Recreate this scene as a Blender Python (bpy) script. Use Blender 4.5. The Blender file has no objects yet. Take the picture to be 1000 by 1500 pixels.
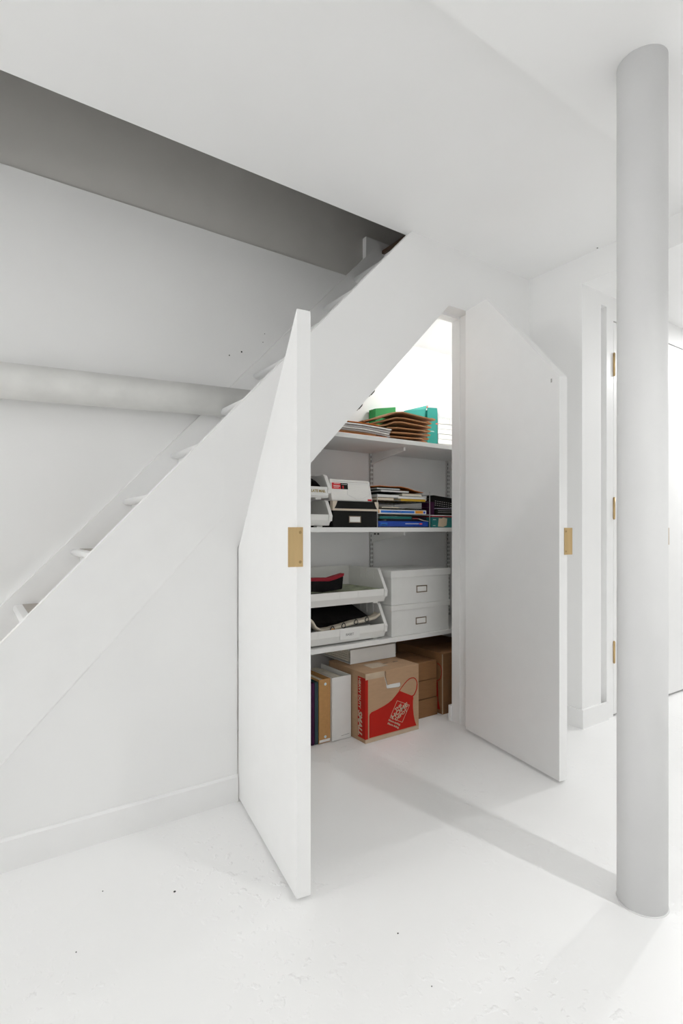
import bpy, bmesh, math, random
from mathutils import Matrix, Vector

random.seed(7)
scene = bpy.context.scene
COL = scene.collection

# ------------------------------------------------------------------ camera
cam_d = bpy.data.cameras.new('camera')
cam = bpy.data.objects.new('camera', cam_d)
COL.objects.link(cam)
cam.location = (0.0, 0.0, 1.0)
cam.rotation_euler = (math.radians(90), 0, -math.radians(34.49))
cam_d.sensor_fit = 'HORIZONTAL'
cam_d.sensor_width = 36.0
cam_d.lens = 28.44
cam_d.shift_y = 0.025
cam_d.clip_start = 0.02
scene.camera = cam

# ------------------------------------------------------------------ world, lamps, exposure
world = bpy.data.worlds.new('world')
scene.world = world
world.use_nodes = True
world.node_tree.nodes['Background'].inputs[0].default_value = (0.9, 0.95, 1.0, 1)
world.node_tree.nodes['Background'].inputs[1].default_value = 0.02

def lamp(name, loc, power, size=0.14, color=(1, 1, 0.995), aim=(0, 0, -1), spread=180):
    d = bpy.data.lights.new(name, 'AREA')
    d.shape = 'DISK'
    d.size = size
    d.energy = power
    d.color = color
    d.spread = math.radians(spread)
    o = bpy.data.objects.new(name, d)
    COL.objects.link(o)
    o.location = loc
    o.rotation_euler = Vector(aim).to_track_quat('-Z', 'Y').to_euler()
    return o

# recessed ceiling lamps of the basement room and of the passage, globe lights beyond; some are added fill
def point_lamp(name, loc, power, radius=0.11, color=(1, 1, 0.995)):
    d = bpy.data.lights.new(name, 'POINT')
    d.energy = power; d.shadow_soft_size = radius; d.color = color
    o = bpy.data.objects.new(name, d)
    COL.objects.link(o); o.location = loc
    return o
lamp('disk_light_room', (1.62, -0.55, 2.36), 10.5, 0.06, spread=118)
lamp('disk_light_room', (0.55, 0.75, 2.36), 2.5, spread=140)  # added fill to brighten the closet floor, not a known fixture
point_lamp('point_light_room', (-1.2, -2.9, 2.05), 16)  # added behind the camera to raise the ambient light, no known fixture
point_lamp('point_light_room', (-2.8, 1.7, 2.0), 27)
lamp('downlight_passage', (4.1, 1.08, 2.22), 17, 0.09)
lamp('closet_lamp', (2.30, 2.085, 2.115), 2.6, 0.11)

scene.view_settings.view_transform = 'Standard'
scene.view_settings.look = 'None'
scene.view_settings.exposure = 0.29
scene.view_settings.gamma = 1.0
scene.view_settings.use_curve_mapping = False
scene.cycles.max_bounces = 14
scene.cycles.diffuse_bounces = 10
scene.cycles.glossy_bounces = 4
scene.cycles.use_denoising = True

# ------------------------------------------------------------------ materials
def mat(name, color, rough=0.55, metal=0.0, var=0.03, scale=14.0, bump=0.0, bscale=220.0, stretch=None,
        trans=0.0, spec=0.5):
    m = bpy.data.materials.new(name)
    m.use_nodes = True
    nt = m.node_tree
    b = nt.nodes['Principled BSDF']
    b.inputs['Roughness'].default_value = rough
    b.inputs['Metallic'].default_value = metal
    b.inputs['Specular IOR Level'].default_value = spec
    if trans:
        b.inputs['Transmission Weight'].default_value = trans
        b.inputs['IOR'].default_value = 1.06
    tc = nt.nodes.new('ShaderNodeTexCoord')
    mp = nt.nodes.new('ShaderNodeMapping')
    if stretch:
        mp.inputs['Scale'].default_value = stretch
    nt.links.new(tc.outputs['Object'], mp.inputs['Vector'])
    n = nt.nodes.new('ShaderNodeTexNoise')
    n.inputs['Scale'].default_value = scale
    n.inputs['Detail'].default_value = 4
    nt.links.new(mp.outputs['Vector'], n.inputs['Vector'])
    r = nt.nodes.new('ShaderNodeValToRGB')
    r.color_ramp.elements[0].position = 0.3
    r.color_ramp.elements[1].position = 0.7
    r.color_ramp.elements[0].color = tuple(max(0, c * (1 - var)) for c in color) + (1,)
    r.color_ramp.elements[1].color = tuple(min(1, c * (1 + var)) for c in color) + (1,)
    nt.links.new(n.outputs['Fac'], r.inputs['Fac'])
    nt.links.new(r.outputs['Color'], b.inputs['Base Color'])
    if bump:
        n2 = nt.nodes.new('ShaderNodeTexNoise')
        n2.inputs['Scale'].default_value = bscale
        n2.inputs['Detail'].default_value = 3
        nt.links.new(mp.outputs['Vector'], n2.inputs['Vector'])
        bp = nt.nodes.new('ShaderNodeBump')
        bp.inputs['Strength'].default_value = bump
        bp.inputs['Distance'].default_value = 0.002
        nt.links.new(n2.outputs['Fac'], bp.inputs['Height'])
        nt.links.new(bp.outputs['Normal'], b.inputs['Normal'])
    return m

def clear_mat():
    """thin clear acrylic: see-through with a faint sheen"""
    m = bpy.data.materials.new('clear_plastic')
    m.use_nodes = True
    nt = m.node_tree
    out = nt.nodes['Material Output']
    nt.nodes.remove(nt.nodes['Principled BSDF'])
    tr = nt.nodes.new('ShaderNodeBsdfTransparent'); tr.inputs[0].default_value = (0.96, 0.965, 0.965, 1)
    gl = nt.nodes.new('ShaderNodeBsdfGlossy'); gl.inputs['Roughness'].default_value = 0.08
    n = nt.nodes.new('ShaderNodeTexNoise'); n.inputs['Scale'].default_value = 12
    mr = nt.nodes.new('ShaderNodeMapRange'); mr.inputs[3].default_value = 0.04; mr.inputs[4].default_value = 0.08
    nt.links.new(n.outputs['Fac'], mr.inputs[0])
    mx = nt.nodes.new('ShaderNodeMixShader')
    nt.links.new(mr.outputs[0], mx.inputs[0]); nt.links.new(tr.outputs[0], mx.inputs[1]); nt.links.new(gl.outputs[0], mx.inputs[2])
    nt.links.new(mx.outputs[0], out.inputs[0])
    return m

def floor_mat():
    m = mat('floor_paint', (0.89, 0.89, 0.887), 0.34, var=0.012, scale=2.5)
    nt = m.node_tree
    b = nt.nodes['Principled BSDF']
    tc = nt.nodes.new('ShaderNodeNewGeometry')
    big = nt.nodes.new('ShaderNodeTexNoise'); big.inputs['Scale'].default_value = 2.2; big.inputs['Detail'].default_value = 3
    fine = nt.nodes.new('ShaderNodeTexNoise'); fine.inputs['Scale'].default_value = 38; fine.inputs['Detail'].default_value = 5
    for n in (big, fine):
        nt.links.new(tc.outputs['Position'], n.inputs['Vector'])
    rb = nt.nodes.new('ShaderNodeMapRange')
    rb.inputs[1].default_value = 0.44; rb.inputs[2].default_value = 0.62
    nt.links.new(big.outputs['Fac'], rb.inputs[0])
    rf = nt.nodes.new('ShaderNodeMapRange')
    rf.inputs[1].default_value = 0.57; rf.inputs[2].default_value = 0.68
    nt.links.new(fine.outputs['Fac'], rf.inputs[0])
    mul = nt.nodes.new('ShaderNodeMath'); mul.operation = 'MULTIPLY'
    nt.links.new(rb.outputs[0], mul.inputs[0]); nt.links.new(rf.outputs[0], mul.inputs[1])
    bp = nt.nodes.new('ShaderNodeBump'); bp.inputs['Strength'].default_value = 0.6; bp.inputs['Distance'].default_value = 0.0022
    nt.links.new(mul.outputs[0], bp.inputs['Height'])
    nt.links.new(bp.outputs['Normal'], b.inputs['Normal'])
    return m

M = {}
M['wall'] = mat('wall_paint', (0.88, 0.88, 0.876), 0.6, var=0.012, scale=3, bump=0.05, bscale=90)
M['ceiling'] = mat('ceiling_paint', (0.89, 0.89, 0.887), 0.75, var=0.01, scale=3)
M['trim'] = mat('trim_paint', (0.88, 0.88, 0.876), 0.4, var=0.01)
M['door'] = mat('door_paint', (0.88, 0.88, 0.876), 0.42, var=0.008)
M['floor'] = floor_mat()
M['column'] = mat('column_paint', (0.74, 0.74, 0.74), 0.6, var=0.02, scale=6, bump=0.12, bscale=30)
M['pipe'] = mat('pipe_paint', (0.76, 0.76, 0.74), 0.55, var=0.05, scale=9, bump=0.35, bscale=45)
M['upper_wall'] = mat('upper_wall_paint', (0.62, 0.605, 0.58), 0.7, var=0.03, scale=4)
M['tread_top'] = mat('worn_tread', (0.44, 0.40, 0.36), 0.55, var=0.12, scale=18, stretch=(1, 8, 1))
M['brown_wood'] = mat('brown_wood', (0.09, 0.05, 0.03), 0.5, var=0.25, scale=16, stretch=(1, 6, 1))
M['brass'] = mat('brushed_brass', (0.56, 0.40, 0.20), 0.38, 0.75, var=0.1, scale=40, stretch=(1, 1, 0.1))
M['brass_dark'] = mat('brass_screw', (0.40, 0.28, 0.13), 0.4, 0.8)
M['dark_gap'] = mat('dark_hardware', (0.03, 0.03, 0.03), 0.5)
M['melamine'] = mat('white_melamine', (0.78, 0.78, 0.765), 0.4, var=0.01)
M['steel_white'] = mat('white_steel', (0.80, 0.80, 0.79), 0.4, var=0.02)
M['slot'] = mat('slot_dark', (0.06, 0.06, 0.06), 0.7)
M['white_plastic'] = mat('white_plastic', (0.76, 0.755, 0.73), 0.35, var=0.015)
M['white_paper'] = mat('white_paper', (0.80, 0.79, 0.76), 0.8, var=0.03, scale=60, stretch=(1, 1, 9))
M['white_card'] = mat('white_card', (0.74, 0.74, 0.72), 0.7, var=0.02)
M['page_edge'] = mat('page_edges', (0.72, 0.68, 0.58), 0.85, var=0.12, scale=70, stretch=(0.3, 0.3, 14))
M['cream'] = mat('cream_pages', (0.78, 0.72, 0.60), 0.85, var=0.07, scale=70, stretch=(0.3, 0.3, 14))
M['tan'] = mat('tan_card', (0.60, 0.42, 0.24), 0.8, var=0.06)
M['kraft'] = mat('kraft_envelope', (0.33, 0.155, 0.06), 0.75, var=0.08, scale=30, bump=0.2, bscale=300)
M['kraft_dark'] = mat('kraft_lining', (0.10, 0.05, 0.025), 0.9, var=0.15)
M['card'] = mat('cardboard', (0.42, 0.265, 0.155), 0.8, var=0.05, scale=22, stretch=(1, 1, 5))
M['card_dark'] = mat('brown_cardboard', (0.25, 0.12, 0.046), 0.8, var=0.06, scale=22, stretch=(1, 1, 5))
M['card_edge'] = mat('cardboard_edge', (0.24, 0.14, 0.075), 0.85, var=0.1, scale=80)
M['tape'] = mat('packing_tape', (0.50, 0.39, 0.28), 0.2, var=0.06)
M['red_print'] = mat('red_print', (0.42, 0.014, 0.007), 0.75, var=0.06, spec=0.2)
M['chipboard'] = mat('chipboard_cover', (0.46, 0.245, 0.085), 0.7, var=0.06, scale=60)
M['rivet'] = mat('pale_rivet', (0.62, 0.74, 0.80), 0.3, 0.3)
M['dark_green'] = mat('dark_green_cover', (0.012, 0.045, 0.05), 0.5)
M['navy'] = mat('navy_cover', (0.012, 0.012, 0.022), 0.5, spec=0.2)
M['black_card'] = mat('black_card', (0.010, 0.0095, 0.009), 0.7, var=0.15, spec=0.2)
M['black_soft'] = mat('black_soft', (0.012, 0.011, 0.011), 0.75, var=0.3, scale=40, bump=0.4, bscale=120, spec=0.15)
M['beige_trim'] = mat('beige_trim', (0.60, 0.52, 0.42), 0.5)
M['bronze'] = mat('bronze_holder', (0.26, 0.20, 0.14), 0.4, 0.6)
M['red_label'] = mat('red_label', (0.62, 0.02, 0.025), 0.4)
M['teal'] = mat('teal_card', (0.0, 0.20, 0.165), 0.5, var=0.05)
M['teal_light'] = mat('light_teal_card', (0.035, 0.34, 0.285), 0.5, var=0.05)
M['teal_dark'] = mat('dark_teal_card', (0.01, 0.16, 0.15), 0.55, var=0.06)
M['green'] = mat('green_card', (0.01, 0.27, 0.055), 0.6, var=0.05)
M['coral'] = mat('coral_sticker', (0.80, 0.12, 0.08), 0.5)
M['blue'] = mat('blue_cover', (0.008, 0.06, 0.40), 0.35, var=0.05)
M['blue_light'] = mat('bright_blue_cover', (0.02, 0.16, 0.60), 0.35, var=0.05)
M['orange'] = mat('orange_label', (0.75, 0.30, 0.02), 0.5)
M['yellow'] = mat('yellow_cover', (0.66, 0.40, 0.03), 0.5, var=0.05)
M['purple'] = mat('purple_card', (0.045, 0.006, 0.038), 0.6, spec=0.2)
M['lavender'] = mat('lavender_sheet', (0.42, 0.38, 0.48), 0.7)
M['grey_paper'] = mat('grey_paper', (0.46, 0.43, 0.42), 0.8, var=0.05)
M['grey_plate'] = mat('grey_plate', (0.42, 0.41, 0.40), 0.5)
M['orange_kraft'] = mat('orange_kraft', (0.62, 0.18, 0.03), 0.75, var=0.06)
M['red_cloth'] = mat('red_cloth', (0.30, 0.012, 0.025), 0.85, var=0.1)
M['camo'] = mat('green_cover', (0.27, 0.30, 0.19), 0.5, var=0.6, scale=22)
M['canvas'] = mat('cream_canvas', (0.62, 0.56, 0.46), 0.85, var=0.06, bump=0.3, bscale=300)
M['wire'] = mat('black_wire', (0.05, 0.05, 0.05), 0.4, 0.6)
M['silver'] = mat('silver_wire', (0.58, 0.57, 0.56), 0.3, 0.8)
M['clear'] = clear_mat()
M['ink'] = mat('ink', (0.07, 0.07, 0.07), 0.6)
M['grey_ink'] = mat('grey_ink', (0.16, 0.16, 0.16), 0.6)
M['gold_ink'] = mat('gold_ink', (0.34, 0.26, 0.10), 0.5)
M['beige_tape'] = mat('beige_tape', (0.58, 0.47, 0.33), 0.6, var=0.05)

# ------------------------------------------------------------------ mesh helpers
WL = {}                                   # world location of every root

class MB:
    """collects shapes in one bmesh; T maps local points to the world"""
    def __init__(self, T=None):
        self.bm = bmesh.new()
        self.T = T or Matrix.Identity(4)

    def v(self, p):
        return self.bm.verts.new(self.T @ Vector(p))

    def face(self, vs):
        try:
            return self.bm.faces.new(vs)
        except ValueError:
            return None

    def box(self, x0, x1, y0, y1, z0, z1):
        a = [self.v(p) for p in ((x0, y0, z0), (x1, y0, z0), (x1, y1, z0), (x0, y1, z0),
                                 (x0, y0, z1), (x1, y0, z1), (x1, y1, z1), (x0, y1, z1))]
        for q in ((0, 3, 2, 1), (4, 5, 6, 7), (0, 1, 5, 4), (1, 2, 6, 5), (2, 3, 7, 6), (3, 0, 4, 7)):
            self.face([a[i] for i in q])
        return self

    def prism(self, pts, axis, a, b):
        """polygon in the two other axes, extruded along axis ('x': (y,z), 'y': (x,z), 'z': (x,y))"""
        def put(p, t):
            return {'x': (t, p[0], p[1]), 'y': (p[0], t, p[1]), 'z': (p[0], p[1], t)}[axis]
        A = [self.v(put(p, a)) for p in pts]
        B = [self.v(put(p, b)) for p in pts]
        n = len(pts)
        self.face(A); self.face(B[::-1])
        for i in range(n):
            j = (i + 1) % n
            self.face([A[i], B[i], B[j], A[j]])
        return self

    def panel(self, outer, inner, axis, a, b):
        """prism with one hole"""
        def put(p, t):
            return {'x': (t, p[0], p[1]), 'y': (p[0], t, p[1]), 'z': (p[0], p[1], t)}[axis]
        tmp = bmesh.new()
        es = []
        for loop in (outer, inner):
            vs = [tmp.verts.new(put(p, a)) for p in loop]
            es += [tmp.edges.new((vs[i], vs[(i + 1) % len(vs)])) for i in range(len(vs))]
        g = bmesh.ops.triangle_fill(tmp, use_beauty=True, use_dissolve=False, edges=es)
        tmp.verts.index_update()
        off = {'x': Vector((b - a, 0, 0)), 'y': Vector((0, b - a, 0)), 'z': Vector((0, 0, b - a))}[axis]
        A = {v: self.bm.verts.new(self.T @ v.co) for v in tmp.verts}
        B = {v: self.bm.verts.new(self.T @ (v.co + off)) for v in tmp.verts}
        for fc in tmp.faces:
            self.face([A[v] for v in fc.verts]); self.face([B[v] for v in fc.verts][::-1])
        for e in es:
            self.face([A[e.verts[0]], A[e.verts[1]], B[e.verts[1]], B[e.verts[0]]])
        tmp.free()
        return self

    def cyl(self, c, axis, r, h, n=24, r2=None):
        r2 = r if r2 is None else r2
        pts = [(math.cos(2 * math.pi * i / n), math.sin(2 * math.pi * i / n)) for i in range(n)]
        def put(p, rr, t):
            a, b = p[0] * rr, p[1] * rr
            return {'x': (c[0] + t, c[1] + a, c[2] + b), 'y': (c[0] + a, c[1] + t, c[2] + b),
                    'z': (c[0] + a, c[1] + b, c[2] + t)}[axis]
        A = [self.v(put(p, r, 0)) for p in pts]
        B = [self.v(put(p, r2, h)) for p in pts]
        self.face(A[::-1]); self.face(B)
        for i in range(n):
            j = (i + 1) % n
            self.face([A[i], A[j], B[j], B[i]])
        return self

    def tube(self, pts, r, n=8, closed=False):
        P = [Vector(p) for p in pts]
        rings = []
        for i, p in enumerate(P):
            if closed:
                d = P[(i + 1) % len(P)] - P[i - 1]
            else:
                d = P[min(i + 1, len(P) - 1)] - P[max(i - 1, 0)]
            d.normalize()
            up = Vector((0, 0, 1)) if abs(d.z) < 0.9 else Vector((0, 1, 0))
            a = d.cross(up).normalized(); b = d.cross(a).normalized()
            rings.append([self.v(p + (a * math.cos(2 * math.pi * k / n) + b * math.sin(2 * math.pi * k / n)) * r)
                          for k in range(n)])
        m = len(rings)
        for i in range(m if closed else m - 1):
            q = rings[(i + 1) % m]
            for k in range(n):
                self.face([rings[i][k], rings[i][(k + 1) % n], q[(k + 1) % n], q[k]])
        if not closed:
            self.face(rings[0][::-1]); self.face(rings[-1])
        return self

    def ribbon(self, prof, th, y0, y1, pinch=0.35, ny=4, sag=0.0):
        """a sheet or padded pack: profile (x,z) of its underside, thickness th, from y0 to y1"""
        n = len(prof)
        grid = []
        for j in range(ny + 1):
            y = y0 + (y1 - y0) * j / ny
            row = []
            for i, (x, z) in enumerate(prof):
                e = pinch if (i in (0, n - 1) or j in (0, ny)) else 1.0
                dz = -sag * (1 - (2 * j / ny - 1) ** 2)
                mid = z + th / 2 + dz
                row.append((self.v((x, y, mid - th * e / 2)), self.v((x, y, mid + th * e / 2))))
            grid.append(row)
        for j in range(ny):
            for i in range(n - 1):
                a, b, c, d = grid[j][i], grid[j][i + 1], grid[j + 1][i + 1], grid[j + 1][i]
                self.face([a[0], d[0], c[0], b[0]]); self.face([a[1], b[1], c[1], d[1]])
        for j in range(ny):
            a, d = grid[j][0], grid[j + 1][0]; self.face([a[0], a[1], d[1], d[0]])
            a, d = grid[j][-1], grid[j + 1][-1]; self.face([a[0], d[0], d[1], a[1]])
        for i in range(n - 1):
            a, b = grid[0][i], grid[0][i + 1]; self.face([a[0], b[0], b[1], a[1]])
            a, b = grid[-1][i], grid[-1][i + 1]; self.face([a[0], a[1], b[1], b[0]])
        return self

    def text(self, s, size, X, Y, Z, at, depth=0.0004, align='CENTER', shear=0.0, bold=0.0, sy=1.0):
        """flat lettering: X, Y, Z are the directions of its line, its up and its normal"""
        cu = bpy.data.curves.new('lettering', 'FONT')
        cu.body = s; cu.size = size; cu.align_x = align; cu.align_y = 'CENTER'
        cu.extrude = depth; cu.resolution_u = 3; cu.shear = shear; cu.offset = bold
        o = bpy.data.objects.new('lettering', cu)
        COL.objects.link(o)
        dg = bpy.context.evaluated_depsgraph_get()
        me = bpy.data.meshes.new_from_object(o.evaluated_get(dg))
        R = Matrix((Vector(X).normalized(), Vector(Y).normalized(), Vector(Z).normalized())).transposed().to_4x4()
        me.transform(self.T @ Matrix.Translation(Vector(at)) @ R @ Matrix.Diagonal((1, sy, 1, 1)))
        self.bm.from_mesh(me)
        bpy.data.objects.remove(o); bpy.data.curves.remove(cu); bpy.data.meshes.remove(me)
        return self

    def build(self, name, m, parent=None, bevel=0.0, smooth=False):
        bm = self.bm
        bmesh.ops.recalc_face_normals(bm, faces=bm.faces)
        off = WL.get(parent.name, Vector()) if parent else Vector()
        if parent:
            for v in bm.verts:
                v.co -= off
        me = bpy.data.meshes.new(name)
        bm.to_mesh(me); bm.free()
        me.materials.append(M[m] if isinstance(m, str) else m)
        if smooth:
            for p in me.polygons:
                p.use_smooth = True
        o = bpy.data.objects.new(name, me)
        COL.objects.link(o)
        if parent:
            o.parent = parent
            WL[o.name] = off
        else:
            WL[o.name] = Vector()
        if bevel:
            b = o.modifiers.new('bevel', 'BEVEL')
            b.width = bevel; b.segments = 2; b.limit_method = 'ANGLE'
        return o

def tag(o, label, cat, group=None, kind=None):
    o['label'] = label
    o['category'] = cat
    if group: o['group'] = group
    if kind: o['kind'] = kind
    return o

def struct(o, label=None):
    o['kind'] = 'structure'
    if label: o['label'] = label
    return o

def thing(name, loc, label, cat, group=None, kind=None):
    o = bpy.data.objects.new(name, None)
    o.empty_display_size = 0.05
    COL.objects.link(o)
    o.location = loc
    WL[o.name] = Vector(loc)
    return tag(o, label, cat, group, kind)

def B(*a):
    return MB().box(*a)

# ================================================================== THE SETTING
CEIL = 2.37
fl = struct(MB().box(-3.2, 6.2, -3.6, 2.56, -0.12, 0.0).build('floor', 'floor'), 'glossy white painted basement floor with small paint flecks')
for (x, y, r) in ((0.463, 1.486, 0.0034), (0.30, 1.60, 0.0016), (0.205, 1.405, 0.0014), (0.87, 1.02, 0.0018), (0.83, 0.86, 0.0012)):
    MB().cyl((x, y, 0.0), 'z', r, 0.0012, 8).build('paint_chip', 'dark_gap', fl)

# ceiling with the long stair opening
c = MB()
c.box(-3.2, 2.65, -3.6, 1.902, CEIL, CEIL + 0.24)
c.box(-3.2, -0.6, 1.902, 2.5, CEIL, CEIL + 0.24)
c.box(2.05, 2.65, 1.902, 2.5, CEIL, CEIL + 0.24)
ce = struct(c.build('ceiling', 'ceiling'), 'flat white painted ceiling cut open along the stairs')
MB().cyl((2.515, 1.46, CEIL), 'z', 0.0035, -0.0015, 8).build('nail_hole', 'dark_gap', ce)
struct(B(-3.2, 2.53, 0.545, 0.93, 2.247, CEIL).build('trim_1', 'ceiling'), 'boxed white ceiling beam resting on the round column')
struct(B(2.65, 6.2, -1.2, 1.65, 2.234, 2.30).build('ceiling_passage', 'ceiling'), 'low white ceiling of the passage beyond the wall opening')

# back wall, upper stairwell
bw = struct(B(-3.2, 2.65, 2.5, 2.62, 0.0, 2.435).build('wall_back', 'wall'), 'white back wall behind the stairs and the closet shelves')
for (x, z, r) in ((1.113, 1.884, 0.0042), (1.048, 1.855, 0.003), (1.24, 2.00, 0.002), (1.23, 1.955, 0.002)):
    MB().cyl((x, 2.5, z), 'y', r, -0.0015, 8).build('nail_hole', 'dark_gap', bw)
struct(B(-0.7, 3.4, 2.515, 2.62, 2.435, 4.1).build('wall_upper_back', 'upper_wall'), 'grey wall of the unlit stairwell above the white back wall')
u = MB()
u.box(-0.7, 3.4, 1.80, 1.90, CEIL + 0.25, 4.1)
u.box(-0.7, -0.6, 1.90, 2.515, CEIL + 0.25, 4.1)
u.box(3.3, 3.4, 1.90, 2.515, CEIL + 0.25, 4.1)
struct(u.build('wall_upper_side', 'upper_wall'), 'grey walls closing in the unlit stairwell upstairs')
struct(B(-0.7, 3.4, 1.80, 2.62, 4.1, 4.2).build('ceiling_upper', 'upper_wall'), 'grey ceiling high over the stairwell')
struct(B(2.03, 3.3, 1.90, 2.515, 2.612, 2.63).build('floor_upper', 'brown_wood'), 'brown wooden floor at the head of the stairs')
struct(B(1.878, 3.3, 2.483, 2.515, 2.555, 2.688).build('baseboard_upper', 'trim'), 'white baseboard along the upstairs wall at the stair head')

# wall under the stairs with the cut of the closet opening
def ztop(x): return 0.665 + 1.065 * (x - 0.07)
X0, XH, XR, YF = -0.55, 0.812, 2.067, 1.862
OP = [(XH, 0.935), (1.912, 2.086), (XR, 2.086)]
wst = MB().prism([(X0, 0.0), (XH, 0.0), OP[0], OP[1], OP[2], (XR, 0.0), (2.53, 0.0), (2.53, CEIL), (1.671, CEIL)], 'y', YF, 1.902)
ws = struct(wst.build('wall_stair', 'wall'), 'white wall under the stairs with the sloping closet opening')
struct(B(2.070, 2.65, 1.902, 1.99, 0.0, CEIL).build('wall_closet_side', 'wall'), 'white wall beside the closet opening')
struct(B(2.65, 2.76, 1.66, 2.5, 0.0, CEIL).build('wall_closet_right', 'wall'), 'white right side wall inside the closet')
struct(B(0.70, 0.80, 1.905, 2.5, 0.0, 0.62).build('wall_closet_left', 'wall'), 'white low side wall inside the closet under the stairs')

# closet lining: sloped soffit, head, jambs with door stop
f = MB()
sl = (OP[1][1] - OP[0][1]) / (OP[1][0] - OP[0][0])
f.prism([OP[0], OP[1], OP[2], (XR, OP[2][1] + 0.03), (OP[1][0] - 0.012, OP[1][1] + 0.03), (XH - 0.012, OP[0][1] + 0.03)], 'y', 1.902, 1.99)
f.box(XR, XR + 0.025, 1.902, 1.99, 0.0, 2.116)
f.box(XH - 0.025, XH, 1.902, 1.99, 0.0, 0.95)
struct(f.build('trim_2', 'trim'), 'white lining around the sloping closet opening')
f = MB()
dy0, dy1 = 1.935, 1.99
f.prism([(OP[0][0], OP[0][1] - 0.012), (OP[1][0] + 0.004, OP[1][1] - 0.012), (XR - 0.003, OP[2][1] - 0.012), (XR - 0.003, OP[2][1]),
         OP[1], OP[0]], 'y', dy0, dy1)
f.box(XR - 0.003, XR, dy0, dy1, 0.0, 2.086)
struct(f.build('trim_3', 'trim'), 'white door stop strip inside the closet opening')
struct(B(2.056, 2.095, 1.991, 2.006, 0.0, 0.082).build('baseboard_closet', 'trim'), 'short white baseboard end inside the closet jamb')
# sloped closet ceiling under the stairs
struct(MB().prism([(0.80, 0.955), (1.93, 2.135), (2.65, 2.135), (2.65, 2.175), (1.915, 2.175), (0.785, 0.995)], 'y', 1.99, 2.5)
       .build('ceiling_closet', 'wall'), 'white sloping closet ceiling under the stairs')
# small dark catches on the sloping edge
for (x, i) in ((1.441, 0), (1.3745, 1)):
    z = OP[0][1] + sl * (x - OP[0][0])
    d = Vector((1, 0, sl)).normalized()
    nrm = Vector((sl, 0, -1)).normalized()
    T = Matrix((d, Vector((0, 1, 0)), nrm)).transposed().to_4x4()
    T.translation = Vector((x, 1.864, z))
    g = MB(T).box(-0.020, 0.022, 0.0, 0.022, -0.001, 0.003).prism([(-0.012, 0.003), (-0.006, 0.006), (0.016, 0.006), (0.022, 0.003)], 'y', 0.001, 0.02)
    tag(g.build('door_catch', 'dark_gap'), 'small black catch on the sloping closet edge, %s of the two' % ('upper' if i == 0 else 'lower'), 'catch', 'black catches on the closet edge')

# baseboards
struct(MB().prism([(YF, 0), (1.8485, 0), (1.8485, 0.090), (1.854, 0.0955), (YF, 0.0955)], 'x', X0, XH - 0.002)
       .build('baseboard_stair', 'trim'), 'white baseboard along the wall under the stairs')

# right wall with the opening to the passage
YJ = 1.549
w = MB()
w.box(2.53, 2.65, YJ, YF, 0.0, CEIL)
w.box(2.53, 2.65, 0.15, YJ, 2.234, CEIL)
w.box(2.53, 2.65, -3.6, 0.15, 0.0, CEIL)
struct(w.build('wall_right', 'wall'), 'white right wall with the opening to the passage')
bb = MB()
bb.prism([(2.53, YF), (2.518, YF), (2.518, YJ - 0.012), (2.754, YJ - 0.012), (2.754, YJ), (2.53, YJ)], 'z', 0.0, 0.094)
struct(bb.build('baseboard_right', 'trim'), 'white baseboard turning the corner into the passage', )

p = MB()
p.box(2.65, 2.702, YJ, 1.66, 0.0, 2.234)
p.box(2.702, 2.754, YJ + 0.03, 1.66, 0.0, 2.169)
p.box(2.702, 6.2, YJ, 1.66, 2.169, 2.234)
p.box(4.06, 6.2, YJ, 1.66, 0.0, 2.169)
p.box(2.754, 4.06, YJ + 0.045, 1.66, 0.0, 2.169)
struct(p.build('wall_passage', 'wall'), 'white passage wall carrying the tall flush doors')
t = MB()
t.box(2.754, 2.819, YJ - 0.001, YJ + 0.045, 0.0, 2.169)
t.box(3.963, 4.06, YJ - 0.001, YJ + 0.045, 0.0, 2.169)
t.box(2.819, 3.963, YJ - 0.001, YJ + 0.045, 2.110, 2.169)
struct(t.build('trim_4', 'trim'), 'white casing around the passage doors')
struct(B(6.1, 6.2, -1.2, 1.65, 0, 2.3).build('wall_passage_end', 'wall'), 'white end wall of the passage')
struct(B(2.65, 6.2, -1.3, -1.2, 0, 2.3).build('wall_passage_front', 'wall'), 'white near wall of the passage')

# rest of the room behind the camera
struct(B(-3.3, -3.2, -3.6, 2.6, 0, CEIL).build('wall_left', 'wall'), 'white left wall of the room')
struct(B(-3.3, 2.65, -3.7, -3.6, 0, CEIL).build('wall_front', 'wall'), 'white wall behind the photographer')

# ------------------------------------------------------------------ doors
def frame_T(H, O):
    d = (Vector((O[0], O[1], 0)) - Vector((H[0], H[1], 0)))
    L = d.length; d.normalize()
    n = Vector((-d.y, d.x, 0))
    if n.x < 0: n = -n
    T = Matrix((d, n, Vector((0, 0, 1)))).transposed().to_4x4()
    T.translation = Vector((H[0], H[1], 0))
    return T, L

def edge_pull(door, T, L, n0, n1, ns):
    z0, z1 = 0.899, 1.005
    pl = MB(T).box(L, L + 0.004, n0, n1, z0, z1).build('edge_pull', 'brass', door, 0.0008)
    pl['label'] = 'brushed brass edge pull plate'
    for z in (z0 + 0.013, z1 - 0.014):
        s = MB(T)
        s.cyl((L + 0.0038, ns, z), 'x', 0.0042, 0.0012, 16, 0.0034)
        s.build('screw', 'brass_dark', pl)

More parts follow.
